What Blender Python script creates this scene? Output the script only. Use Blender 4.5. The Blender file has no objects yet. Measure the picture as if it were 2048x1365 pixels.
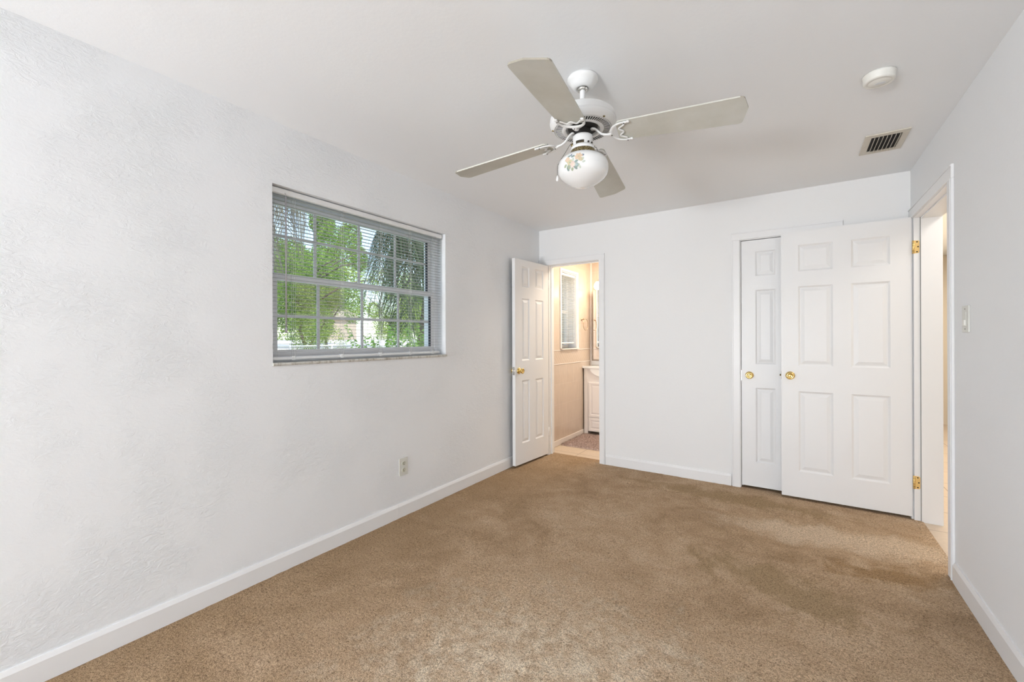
import bpy, bmesh, math, random
from mathutils import Vector, Matrix, noise
random.seed(11)
PI = math.pi
S = bpy.context.scene
col = S.collection

# ------------------------------------------------------------------ camera
cam_d = bpy.data.cameras.new('camera')
cam = bpy.data.objects.new('camera', cam_d); col.objects.link(cam)
cam_d.sensor_width = 36; cam_d.lens = 14.9326; cam_d.shift_y = -0.00278
cam_d.clip_start = 0.02; cam_d.clip_end = 300
cr = Vector((0.83355921, 0.552418, -0.00366089))
cu = Vector((0.00305159, 0.00202235, 0.9999933))
cf = Vector((-0.5524217, 0.83356479, 0))
cam.matrix_world = Matrix(((cr.x, cu.x, -cf.x, 2.3276), (cr.y, cu.y, -cf.y, 0.0), (cr.z, cu.z, -cf.z, 1.2661), (0, 0, 0, 1)))
S.camera = cam

# ------------------------------------------------------------------ view + light
S.view_settings.view_transform = 'Standard'
S.view_settings.look = 'None'
S.view_settings.gamma = 1.0
S.view_settings.exposure = 0.14
W_ = bpy.data.worlds.new('sky'); S.world = W_; W_.use_nodes = True
nt = W_.node_tree; bg = nt.nodes['Background']
sky = nt.nodes.new('ShaderNodeTexSky'); sky.sky_type = 'NISHITA'; sky.sun_disc = False
sky.sun_elevation = math.radians(48); sky.sun_rotation = math.radians(110); sky.air_density = 1.0; sky.dust_density = 1.2
hz = nt.nodes.new('ShaderNodeMix'); hz.data_type = 'RGBA'; hz.inputs[0].default_value = .40; hz.inputs[7].default_value = (1.45, 1.5, 1.6, 1)   # thin high haze
nt.links.new(sky.outputs[0], hz.inputs[6]); nt.links.new(hz.outputs[2], bg.inputs[0]); bg.inputs[1].default_value = 0.50


def light(name, kind, loc, energy, color=(1, 1, 1), size=0.1, size_y=None, direction=None, spread=None):
    d = bpy.data.lights.new(name, kind); d.energy = energy; d.color = color
    if kind == 'AREA':
        d.size = size
        if size_y: d.shape = 'RECTANGLE'; d.size_y = size_y
        if spread: d.spread = spread
    elif kind == 'POINT': d.shadow_soft_size = size
    elif kind == 'SUN': d.angle = size
    o = bpy.data.objects.new(name, d); col.objects.link(o); o.location = loc
    if direction: o.rotation_euler = Vector(direction).to_track_quat('-Z', 'Y').to_euler()
    return o


light('sun', 'SUN', (0, 0, 10), 3.4, (1, .95, .86), math.radians(1.5), direction=(-.6, .30, -.74))
# fill light added behind the camera, outside an invented window: one level, one upward
light('rear_fill', 'AREA', (.72, -4.15, 1.40), 31, (.915, .955, 1.01), 1.3, 1.7, (0, 1, 0.0))
light('rear_fill_up', 'AREA', (.72, -4.15, .75), 196, (.92, .955, 1.0), 1.3, .5, (0, 1, .62))
light('bathroom_fill', 'AREA', (.85, 4.75, 2.41), 22, (1, .88, .74), .5, .5, (0, 0, -1))  # unseen light without a fixture, added to brighten the lower tile
light('hall_fill', 'AREA', (3.65, 5.4, 2.40), 50, (1, .94, .87), .5, 4.5, (0, 0, -1))  # unseen hall light, made long and strong to fill the bedroom wall too

# ------------------------------------------------------------------ helpers
class MB:
    """Collects shapes into ONE mesh."""
    def __init__(s): s.v = []; s.f = []; s.m = []; s.sm = []
    def add(s, vs, fs, mi=0, smooth=False, M=None):
        b = len(s.v)
        s.v += [tuple(M @ Vector(v)) if M is not None else tuple(v) for v in vs]
        for f in fs: s.f.append([i + b for i in f]); s.m.append(mi); s.sm.append(smooth)
    def box(s, a, b, mi=0, M=None):
        x0, x1 = sorted((a[0], b[0])); y0, y1 = sorted((a[1], b[1])); z0, z1 = sorted((a[2], b[2]))
        vs = [(x, y, z) for x in (x0, x1) for y in (y0, y1) for z in (z0, z1)]
        s.add(vs, [(0, 1, 3, 2), (4, 6, 7, 5), (0, 4, 5, 1), (2, 3, 7, 6), (0, 2, 6, 4), (1, 5, 7, 3)], mi, False, M)
    def prism(s, pts, axis, t0, t1, mi=0, M=None, smooth=False):
        """closed 2-D outline extruded along axis (0,1,2) from t0 to t1"""
        def mk(p, t):
            return [(t, p[0], p[1]), (p[0], t, p[1]), (p[0], p[1], t)][axis]
        n = len(pts); vs = [mk(p, t0) for p in pts] + [mk(p, t1) for p in pts]
        fs = [tuple(range(n))[::-1], tuple(range(n, 2 * n))] + [(i, (i + 1) % n, n + (i + 1) % n, n + i) for i in range(n)]
        s.add(vs, fs, mi, smooth, M)
    def lathe(s, prof, n=48, M=None, mi=0, smooth=True):
        vs = []; fs = []; k = len(prof)
        for i in range(n):
            a = 2 * PI * i / n
            for r, z in prof: vs.append((r * math.cos(a), r * math.sin(a), z))
        for i in range(n):
            j = (i + 1) % n
            for q in range(k - 1): fs.append((i * k + q, j * k + q, j * k + q + 1, i * k + q + 1))
        s.add(vs, fs, mi, smooth, M)
    def tube(s, pts, r, n=8, mi=0, M=None, flat=1.0, closed=False, caps=True):
        pts = [Vector(p) for p in pts]; N = len(pts); vs = []; fs = []
        rs = r if isinstance(r, (list, tuple)) else [r] * N
        for i, p in enumerate(pts):
            t = (pts[(i + 1) % N] - pts[i - 1]) if closed else (pts[min(i + 1, N - 1)] - pts[max(i - 1, 0)])
            t.normalize()
            up = Vector((0, 0, 1)) if abs(t.z) < .95 else Vector((0, 1, 0))
            a = t.cross(up).normalized(); b = a.cross(t).normalized()
            for k in range(n):
                an = 2 * PI * k / n
                vs.append(p + a * math.cos(an) * rs[i] + b * math.sin(an) * rs[i] * flat)
        for i in range(N if closed else N - 1):
            j = (i + 1) % N
            for k in range(n): fs.append((i * n + k, i * n + (k + 1) % n, j * n + (k + 1) % n, j * n + k))
        if not closed and caps: fs += [tuple(range(n))[::-1], tuple(range((N - 1) * n, N * n))]
        s.add(vs, fs, mi, True, M)
    def build(s, name, mats, parent=None, loc=None, bevel=0, seg=2):
        me = bpy.data.meshes.new(name); me.from_pydata([tuple(v) for v in s.v], [], s.f)
        if not isinstance(mats, (list, tuple)): mats = [mats]
        for m in mats: me.materials.append(m)
        me.polygons.foreach_set('material_index', s.m)
        me.polygons.foreach_set('use_smooth', s.sm)
        me.update()
        bm = bmesh.new(); bm.from_mesh(me); bmesh.ops.recalc_face_normals(bm, faces=bm.faces); bm.to_mesh(me); bm.free()
        o = bpy.data.objects.new(name, me); col.objects.link(o)
        if parent: o.parent = parent
        if loc: o.location = loc
        if bevel:
            b = o.modifiers.new('bevel', 'BEVEL'); b.width = bevel; b.segments = seg; b.limit_method = 'ANGLE'; b.angle_limit = math.radians(40)
            b.harden_normals = False
        return o


def struct(o): o['kind'] = 'structure'; return o
def tag(o, label, cat, group=None):
    o['label'] = label; o['category'] = cat
    if group: o['group'] = group
    return o
def empty(name, loc=(0, 0, 0), rz=0):
    o = bpy.data.objects.new(name, None); col.objects.link(o); o.location = loc; o.rotation_euler = (0, 0, rz)
    o.empty_display_size = .05
    return o


# ------------------------------------------------------------------ materials
def hexc(h):
    h = h.lstrip('#'); c = [int(h[i:i + 2], 16) / 255 for i in (0, 2, 4)]
    return tuple([(x / 12.92 if x <= .04045 else ((x + .055) / 1.055) ** 2.4) for x in c] + [1])

def mat(name, color, rough=.5, metal=0, spec=.5, **k):
    m = bpy.data.materials.new(name); m.use_nodes = True
    b = m.node_tree.nodes['Principled BSDF']
    b.inputs['Base Color'].default_value = color if len(color) == 4 else (*color, 1)
    b.inputs['Roughness'].default_value = rough; b.inputs['Metallic'].default_value = metal
    b.inputs['Specular IOR Level'].default_value = spec
    for a, v in k.items(): b.inputs[a.replace('_', ' ')].default_value = v
    return m

def N(m, t, **k):
    n = m.node_tree.nodes.new(t)
    for a, v in k.items():
        if a in n.inputs: n.inputs[a].default_value = v
        else: setattr(n, a, v)
    return n
def L(m, a, b): m.node_tree.links.new(a, b)
def P(m): return m.node_tree.nodes['Principled BSDF']
def coords(m, scale=(1, 1, 1)):
    g = N(m, 'ShaderNodeNewGeometry'); mp = N(m, 'ShaderNodeMapping'); mp.inputs['Scale'].default_value = scale
    L(m, g.outputs['Position'], mp.inputs['Vector']); return mp.outputs[0]
def noise_t(m, vec, scale, detail=4, rough=.55, dist=0):
    n = N(m, 'ShaderNodeTexNoise'); n.inputs['Scale'].default_value = scale; n.inputs['Detail'].default_value = detail
    n.inputs['Roughness'].default_value = rough; n.inputs['Distortion'].default_value = dist
    L(m, vec, n.inputs['Vector']); return n.outputs['Fac']
def ramp(m, fac, stops):
    r = N(m, 'ShaderNodeValToRGB'); e = r.color_ramp.elements
    e[0].position, e[0].color = stops[0][0], stops[0][1]; e[1].position, e[1].color = stops[-1][0], stops[-1][1]
    for p, c in stops[1:-1]:
        x = e.new(p); x.color = c
    L(m, fac, r.inputs[0]); return r.outputs[0]
def math_n(m, op, a, b=None):
    n = N(m, 'ShaderNodeMath', operation=op)
    for i, x in enumerate((a, b)):
        if x is None: continue
        if isinstance(x, (int, float)): n.inputs[i].default_value = x
        else: L(m, x, n.inputs[i])
    return n.outputs[0]
def bump(m, h, strength, dist):
    b = N(m, 'ShaderNodeBump'); b.inputs['Strength'].default_value = strength; b.inputs['Distance'].default_value = dist
    L(m, h, b.inputs['Height']); L(m, b.outputs[0], P(m).inputs['Normal']); return b
def mixc(m, fac, a, b, mode='MIX'):
    n = N(m, 'ShaderNodeMix', data_type='RGBA', blend_type=mode)
    for i, x in ((0, fac), (6, a), (7, b)):
        if isinstance(x, (int, float, tuple)): n.inputs[i].default_value = x
        else: L(m, x, n.inputs[i])
    return n.outputs[2]

def plaster(name, color, amount, trowel):
    m = mat(name, color, .62, spec=.3)
    v = coords(m)
    fine = noise_t(m, v, 55, 4, .6)
    if trowel:
        sc = coords(m, (1, 1, 1.9))
        ridges = noise_t(m, sc, 26, 6, .68, 1.3)
        r2 = ramp(m, ridges, [(.42, (0, 0, 0, 1)), (.62, (1, 1, 1, 1))])
        mask = ramp(m, noise_t(m, v, 2.4, 4, .65), [(.44, (0.05,) * 3 + (1,)), (.62, (1, 1, 1, 1))])
        h = math_n(m, 'ADD', math_n(m, 'MULTIPLY', r2, mask), math_n(m, 'MULTIPLY', fine, .12))
        low = math_n(m, 'MULTIPLY', noise_t(m, v, 3.2, 2, .5), .5)
        h = math_n(m, 'ADD', h, low)
    else:
        h = math_n(m, 'ADD', fine, math_n(m, 'MULTIPLY', noise_t(m, v, 3, 2, .5), 2.2))
    bump(m, h, amount, .006)
    return m

M = {}
M['wall'] = plaster('white_trowelled_plaster', (.895, .91, .925), .46, True)
M['wall_right'] = plaster('white_light_trowelled_plaster', (.89, .90, .91), .16, True)
M['wall_smooth'] = plaster('white_smooth_plaster', (.885, .885, .88), .12, False)
M['ceiling'] = plaster('white_ceiling_paint', (.925, .938, .95), .10, False)
M['trim'] = mat('white_gloss_trim', (.88, .88, .88), .36)
v = coords(M['trim']); bump(M['trim'], noise_t(M['trim'], v, 40, 3, .5), .06, .003)
M['door'] = mat('white_door_paint', (.87, .87, .87), .38)
M['white_metal'] = mat('white_enamel', (.84, .84, .83), .28)
M['blade'] = mat('fan_blade_cream', (.62, .61, .55), .42)
bl = M['blade']; v = coords(bl, (1, 1, 1))
L(bl, mixc(bl, ramp(bl, noise_t(bl, v, 5, 5, .6), [(.35, (0, 0, 0, 1)), (.75, (1, 1, 1, 1))]), (.64, .635, .58, 1), (.54, .53, .46, 1)), P(bl).inputs['Base Color'])
M['blade_edge'] = mat('worn_blade_edge', (.36, .33, .27), .6)
M['brass'] = mat('polished_brass', (.80, .58, .22), .16, 1)
M['ring'] = mat('brushed_bronze', (.50, .38, .26), .3, .8)
M['brass_hinge'] = mat('hinge_brass', (.86, .62, .26), .38, .75)
M['old_brass'] = mat('antique_brass', (.42, .33, .17), .38, .9)
ob = M['old_brass']; vv = coords(ob)
w = N(ob, 'ShaderNodeTexVoronoi'); w.inputs['Scale'].default_value = 210; L(ob, vv, w.inputs['Vector']); bump(ob, w.outputs['Distance'], .9, .003)
L(ob, ramp(ob, w.outputs['Distance'], [(.15, (.60, .50, .27, 1)), (.6, (.16, .12, .05, 1))]), P(ob).inputs['Base Color'])
M['black'] = mat('dark_void', (.012, .011, .010), .7)
M['dark_metal'] = mat('dark_metal', (.05, .045, .035), .45, .6)
M['stop_gap_shade'] = mat('dark_stop_gap_shade', (.20, .19, .17), .7)
M['steel'] = mat('chrome', (.7, .69, .66), .18, 1)
M['opal'] = mat('opal_glass', (.88, .885, .88), .08, spec=.6, Subsurface_Weight=.25, Subsurface_Radius=(.02, .02, .02), Coat_Weight=.6, Coat_Roughness=.04)
M['plate'] = mat('outlet_plastic', (.72, .72, .67), .4)
M['ivory'] = mat('ivory_plastic', (.66, .66, .56), .4)
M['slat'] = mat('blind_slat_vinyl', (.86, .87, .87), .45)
M['slat_shaded'] = mat('blind_slat_shaded_vinyl', (.56, .57, .56), .5)  # white slats given a darker colour for their backlit shade
M['window_vinyl'] = mat('window_frame_white', (.90, .90, .91), .35)
M['muntin'] = mat('muntin_aluminium', (.74, .75, .76), .5)
M['gasket'] = mat('window_gasket', (.03, .035, .045), .6)
M['wand'] = mat('grey_acrylic_wand', (.42, .40, .42), .3)
ms_ = M['slat']; tl_ = N(ms_, 'ShaderNodeBsdfTranslucent'); tl_.inputs[0].default_value = (.9, .92, .93, 1); mm_ = N(ms_, 'ShaderNodeMixShader'); mm_.inputs[0].default_value = .55
oo_ = [n for n in ms_.node_tree.nodes if n.type == 'OUTPUT_MATERIAL'][0]; L(ms_, P(ms_).outputs[0], mm_.inputs[1]); L(ms_, tl_.outputs[0], mm_.inputs[2]); L(ms_, mm_.outputs[0], oo_.inputs[0])
M['rail'] = mat('blind_rail_enamel', (.86, .87, .87), .4)
M['cord'] = mat('white_cord', (.72, .72, .70), .7)
M['sill'] = mat('marble_sill', (.62, .61, .57), .3)
sl = M['sill']; v = coords(sl, (1, 3, 1))
L(sl, ramp(sl, noise_t(sl, v, 9, 6, .7, 1.5), [(.35, (.36, .33, .28, 1)), (.5, (.62, .61, .56, 1)), (.7, (.76, .76, .73, 1))]), P(sl).inputs['Base Color'])
M['grille_beige'] = mat('vent_grille_paint', (.66, .62, .54), .5)
M['slat_beige'] = mat('vent_slat_paint', (.62, .58, .49), .5)
M['smoke'] = mat('smoke_detector_plastic', (.86, .85, .80), .4)
M['decal'] = [mat('petal_peach', (.70, .53, .38), .4), mat('petal_gold', (.58, .52, .34), .4), mat('petal_pink', (.66, .52, .46), .4),
              mat('leaf_teal', (.26, .34, .31), .4), mat('leaf_green', (.38, .43, .30), .4), mat('bloom_slate', (.20, .25, .33), .4), mat('leaf_pale', (.55, .60, .52), .4)]

# glass: clear pane with a weak mirror reflection
g = bpy.data.materials.new('window_glass'); g.use_nodes = True; t = g.node_tree; t.nodes.clear()
out = t.nodes.new('ShaderNodeOutputMaterial'); mx = t.nodes.new('ShaderNodeMixShader'); tr = t.nodes.new('ShaderNodeBsdfTransparent'); gl = t.nodes.new('ShaderNodeBsdfGlossy')
gl.inputs['Roughness'].default_value = .02; tr.inputs[0].default_value = (.95, .97, .96, 1); mx.inputs[0].default_value = .05
t.links.new(tr.outputs[0], mx.inputs[1]); t.links.new(gl.outputs[0], mx.inputs[2]); t.links.new(mx.outputs[0], out.inputs[0]); M['glass'] = g
M['mirror'] = mat('mirror_silver', (.9, .9, .9), .01, 1)

# carpet
c = mat('beige_cut_pile_carpet', (.4, .29, .18), .95, spec=.1); M['carpet'] = c
v = coords(c)
big = noise_t(c, v, 1.15, 5, .62, .6)
mid = noise_t(c, v, 5.5, 5, .66, .5)
fleck = noise_t(c, v, 230, 2, .7)
tuft = noise_t(c, v, 95, 3, .65, .4)
patch = math_n(c, 'ADD', math_n(c, 'MULTIPLY', big, .5), math_n(c, 'MULTIPLY', mid, .5))
base = ramp(c, patch, [(.34, (.42, .285, .170, 1)), (.46, (.535, .375, .238, 1)), (.55, (.61, .44, .290, 1)), (.68, (.70, .53, .37, 1))])
# matted, paler worn area in the middle of the room, broken up by tufts
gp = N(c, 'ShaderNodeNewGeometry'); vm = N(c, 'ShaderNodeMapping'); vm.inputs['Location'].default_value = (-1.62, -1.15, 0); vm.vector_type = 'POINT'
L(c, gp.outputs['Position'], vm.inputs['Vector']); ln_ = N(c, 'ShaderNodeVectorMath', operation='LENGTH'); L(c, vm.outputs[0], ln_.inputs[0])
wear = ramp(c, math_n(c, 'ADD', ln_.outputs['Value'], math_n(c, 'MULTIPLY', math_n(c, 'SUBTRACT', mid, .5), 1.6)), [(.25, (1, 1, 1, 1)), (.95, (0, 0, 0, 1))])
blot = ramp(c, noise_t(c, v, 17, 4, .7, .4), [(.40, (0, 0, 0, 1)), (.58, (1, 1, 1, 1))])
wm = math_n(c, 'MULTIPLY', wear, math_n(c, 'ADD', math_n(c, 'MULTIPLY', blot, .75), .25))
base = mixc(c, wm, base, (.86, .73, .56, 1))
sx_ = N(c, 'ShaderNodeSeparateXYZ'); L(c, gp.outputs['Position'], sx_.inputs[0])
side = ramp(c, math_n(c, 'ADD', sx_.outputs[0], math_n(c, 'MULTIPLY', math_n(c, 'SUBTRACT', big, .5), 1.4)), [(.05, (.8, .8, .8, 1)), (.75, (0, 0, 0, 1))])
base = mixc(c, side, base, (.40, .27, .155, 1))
def blob(cx_, cy_, rx_, ry_, rot_, soft):
    mp_ = N(c, 'ShaderNodeMapping'); mp_.vector_type = 'TEXTURE'; mp_.inputs['Location'].default_value = (cx_, cy_, 0); mp_.inputs['Rotation'].default_value = (0, 0, rot_); mp_.inputs['Scale'].default_value = (rx_, ry_, 1)
    L(c, gp.outputs['Position'], mp_.inputs['Vector']); l_ = N(c, 'ShaderNodeVectorMath', operation='LENGTH'); L(c, mp_.outputs[0], l_.inputs[0])
    return ramp(c, math_n(c, 'ADD', l_.outputs['Value'], math_n(c, 'MULTIPLY', math_n(c, 'SUBTRACT', mid, .5), soft)), [(.45, (.85, .85, .85, 1)), (1.0, (0, 0, 0, 1))])
base = mixc(c, blob(2.55, 3.35, .75, .22, .15, 2.2), base, (.76, .60, .44, 1))         # paler traffic path in from the hall
base = mixc(c, blob(2.78, 2.98, .42, .13, .25, 2.4), base, (.40, .25, .125, 1))        # brown stain by the doorway
base = mixc(c, blob(2.25, 2.55, .5, .2, -.4, 3.0), base, (.44, .31, .18, 1))
base = mixc(c, blob(1.9, 3.75, .9, .16, .0, 2.0), base, (.43, .30, .17, 1))
fl = ramp(c, fleck, [(.28, (.30, .27, .24, 1)), (.46, (.85, .84, .83, 1)), (.62, (1.15, 1.15, 1.15, 1)), (.8, (1.38, 1.38, 1.36, 1))])
tf = ramp(c, tuft, [(.32, (.62, .60, .58, 1)), (.5, (1, 1, 1, 1)), (.72, (1.14, 1.14, 1.12, 1))])
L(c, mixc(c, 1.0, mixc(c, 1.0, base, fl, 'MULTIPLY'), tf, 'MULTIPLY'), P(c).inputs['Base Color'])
bump(c, math_n(c, 'ADD', fleck, math_n(c, 'MULTIPLY', tuft, 1.5)), .8, .006)

def tiles(name, c1, c2, mortar, w, h, off, axis_rot, msize=.004, rough=.3):
    m = mat(name, c1, rough)
    gm = N(m, 'ShaderNodeNewGeometry'); sp = N(m, 'ShaderNodeSeparateXYZ'); L(m, gm.outputs['Position'], sp.inputs[0])
    cb = N(m, 'ShaderNodeCombineXYZ'); a, b, oa, ob_ = axis_rot
    L(m, math_n(m, 'ADD', sp.outputs[a], oa), cb.inputs[0]); L(m, math_n(m, 'ADD', sp.outputs[b], ob_), cb.inputs[1])
    br = N(m, 'ShaderNodeTexBrick'); br.offset = off; br.squash = 1
    br.inputs['Scale'].default_value = 1; br.inputs['Brick Width'].default_value = w; br.inputs['Row Height'].default_value = h
    br.inputs['Mortar Size'].default_value = msize; br.inputs['Mortar Smooth'].default_value = .2
    br.inputs['Color1'].default_value = (*c1, 1); br.inputs['Color2'].default_value = (*c2, 1); br.inputs['Mortar'].default_value = (*mortar, 1)
    L(m, cb.outputs[0], br.inputs['Vector'])
    vv = coords(m, (4, 4, 1))
    L(m, mixc(m, .35, br.outputs['Color'], ramp(m, noise_t(m, vv, 9, 5, .6), [(.3, (*[x * .82 for x in c1], 1)), (.7, (*[min(1, x * 1.15) for x in c1], 1))])), P(m).inputs['Base Color'])
    bump(m, math_n(m, 'SUBTRACT', 1.0, br.outputs['Fac']), .3, .002)
    return m
M['bath_tile'] = tiles('beige_wall_tile', (.60, .50, .42), (.64, .54, .46), (.68, .59, .51), .20, .24, 0, (1, 2, .10, .0), .004, .22)
M['bath_tile_back'] = tiles('beige_wall_tile_back', (.60, .50, .42), (.64, .54, .46), (.68, .59, .51), .20, .24, 0, (0, 2, .0, .0), .004, .22)
M['floor_tile'] = tiles('cream_floor_tile', (.66, .54, .42), (.70, .58, .45), (.30, .22, .16), .43, .43, 0, (0, 1, -3.38 + .43 * 10, -3.84 + .43 * 20), .005, .35)
M['listello'] = mat('embossed_border_tile', (.60, .50, .42), .3)
li = M['listello']; v = coords(li)
wv = N(li, 'ShaderNodeTexWave', wave_type='BANDS', bands_direction='DIAGONAL'); wv.inputs['Scale'].default_value = 11; wv.inputs['Distortion'].default_value = 3; L(li, v, wv.inputs['Vector'])
L(li, ramp(li, wv.outputs['Fac'], [(.3, (.59, .49, .41, 1)), (.8, (.625, .525, .445, 1))]), P(li).inputs['Base Color']); bump(li, wv.outputs['Fac'], .12, .003)
M['warm_white'] = mat('vanity_white', (.80, .75, .72), .35)
M['cream_wall'] = plaster('cream_hall_paint', (.78, .71, .60), .1, False)
M['rug'] = mat('mauve_shag', (.42, .30, .27), .95, spec=.1)
rg = M['rug']; v = coords(rg); L(rg, ramp(rg, noise_t(rg, v, 70, 4, .7), [(.3, (.24, .17, .15, 1)), (.55, (.46, .35, .31, 1)), (.75, (.60, .48, .43, 1))]), P(rg).inputs['Base Color'])
M['bulb'] = mat('lit_shade', (1, .9, .7), .4, Emission_Color=(1, .78, .48, 1), Emission_Strength=5)

# ------------------------------------------------------------------ shell
XL, XR, YB, YR, H = 0.0, 3.02, 4.06, -3.80, 2.44
WY0, WY1, WZ0, WZ1 = 1.190, 2.548, 1.137, 2.105          # left window opening

def wall_with_holes(name, axis, p0, p1, a0, a1, z0, z1, holes, m, name_obj=None):
    """wall slab between planes p0,p1 of `axis`, spanning a0..a1 and z0..z1, holes = [(a,b,za,zb)] sorted"""
    b = MB()
    def bx(u0, u1, w0, w1):
        if u1 - u0 < 1e-5 or w1 - w0 < 1e-5: return
        if axis == 0: b.box((p0, u0, w0), (p1, u1, w1))
        else: b.box((u0, p0, w0), (u1, p1, w1))
    cur = a0
    for (ha, hb, hz0, hz1) in holes:
        bx(cur, ha, z0, z1); bx(ha, hb, z0, hz0); bx(ha, hb, hz1, z1); cur = hb
    bx(cur, a1, z0, z1)
    return struct(b.build(name, m))

wall_with_holes('wall_left', 0, -.24, 0, YR - .12, YB + .11, -.1, H, [(WY0, WY1, WZ0 - .016, WZ1)], M['wall'])
BX0, BX1, BZ = .105, .705, 2.065       # bathroom door rough opening
CX0, CX1, CZ = 1.942, 2.590, 2.095     # closet rough opening
wall_with_holes('wall_back', 1, YB, YB + .11, 0, XR, -.1, H, [(BX0, BX1, -.1, BZ), (CX0, CX1, -.1, CZ)], M['wall_smooth'])
EY0, EY1, EZ = 3.150, 3.990, 2.100     # hallway doorway rough opening
wall_with_holes('wall_right', 0, XR, XR + .14, YR, YB + .11, -.1, H, [(EY0, EY1, -.1, EZ)], M['wall_right'])
wall_with_holes('wall_rear', 1, YR - .12, YR, 0, XR + .14, -.1, H, [(.04, 1.45, .55, 2.25)], M['wall_smooth'])
b = MB(); b.box((-.24, YR - .12, H), (4.4, 9.0, H + .15)); struct(b.build('ceiling', M['ceiling']))

# unseen rear window, added as the opening for the fill lights
b = MB()
for x in (.04, .73, 1.41): b.box((x, YR - .08, .55), (x + .04, YR - .04, 2.25))
b.box((.04, YR - .08, .55), (1.45, YR - .04, .59)); b.box((.04, YR - .08, 2.21), (1.45, YR - .04, 2.25))
struct(b.build('window_added', M['window_vinyl']))

# carpet: a fine displaced grid with the marks of a removed cabinet by the back wall
def carpet_h(x, y):
    z = .004 * noise.noise((x * 1.3, y * 1.3, 0)) + .0025 * noise.noise((x * 5, y * 5, 3)) + .0022 * noise.noise((x * 26, y * 26, 7))
    def seg(ax, ay, bx_, by, w, d):
        px, py = x - ax, y - ay; dx, dy = bx_ - ax, by - ay; l2 = dx * dx + dy * dy
        t_ = max(0, min(1, (px * dx + py * dy) / l2)); q = math.hypot(px - t_ * dx, py - t_ * dy)
        return -d * math.exp(-(q / w) ** 2)
    z += seg(1.056, 4.00, 1.072, 3.72, .009, .011) + seg(1.622, 4.00, 1.640, 3.73, .009, .011)
    z += seg(1.05, 3.64, 1.72, 3.64, .014, .007) + seg(.93, 4.0, .925, 3.72, .02, .007)
    return z
b = MB(); nx, ny = 230, 600; xs = [3.02 * i / nx for i in range(nx + 1)]; ys = [YR + (YB - YR) * j / ny for j in range(ny + 1)]
vs = [(x, y, carpet_h(x, y)) for y in ys for x in xs]
b.add(vs, [(j * (nx + 1) + i, j * (nx + 1) + i + 1, (j + 1) * (nx + 1) + i + 1, (j + 1) * (nx + 1) + i) for j in range(ny) for i in range(nx)], 0, True)
b.box((BX0, YB - .002, -.04), (BX1, YB + .10, .002)); b.box((XR - .002, EY0, -.04), (XR + .042, EY1, .002))
b.box((CX0, YB - .002, -.04), (CX1, YB + .11, .0))
b.box((0, YR, -.05), (XR, YB, -.02))
fl_ = struct(b.build('floor', M['carpet']))
b = MB(); b.box((0, YB + .10, -.04), (1.5, 5.6, -.003)); struct(b.build('floor_bathroom', M['floor_tile']))
b = MB(); b.box((XR + .042, 1.5, -.04), (4.35, 8.9, -.003)); struct(b.build('floor_hall', M['floor_tile']))

# closet box, bathroom and hall shells
b = MB()
b.box((1.62, YB + .11, -.1), (1.72, 4.9, H)); b.box((1.72, 4.8, -.1), (XR, 4.9, H)); b.box((1.72, YB + .11, -.04), (XR, 4.8, -.001))
struct(b.build('wall_closet', M['wall_smooth']))
b = MB(); b.box((XR, YB + .11, -.1), (XR + .14, 8.9, H)); struct(b.build('wall_hall_left', M['cream_wall']))
b = MB(); b.box((4.2, 1.4, -.1), (4.34, 8.9, H)); struct(b.build('wall_hall_right', M['cream_wall']))
b = MB(); b.box((XR + .14, 8.55, -.1), (4.2, 8.9, H)); b.box((XR + .14, 1.4, -.1), (4.2, 1.5, H)); struct(b.build('wall_hall_end', M['cream_wall']))

# baseboards
def baseboard(name, axis, face, sgn, a0, a1, h=.098, t_=.014):
    pr = [(0, 0), (t_, 0), (t_, h - .018), (t_ * .45, h), (0, h)]
    b = MB()
    if axis == 0: b.prism([(face + sgn * p, z) for p, z in pr], 1, a0, a1)
    else: b.prism([(face + sgn * p, z) for p, z in pr], 0, a0, a1)
    # prism axis 1 takes (x,z); axis 0 takes (y,z)
    return struct(b.build(name, M['trim']))
baseboard('baseboard_left', 0, 0, 1, YR, 2.0435)
baseboard('baseboard_left', 0, 0, 1, 2.0445, YB)
baseboard('baseboard_back', 1, YB, -1, .758, 1.884)
baseboard('baseboard_right', 0, XR, -1, YR, 3.072, .105)
baseboard('baseboard_rear', 1, YR, 1, .0, XR)

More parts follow.
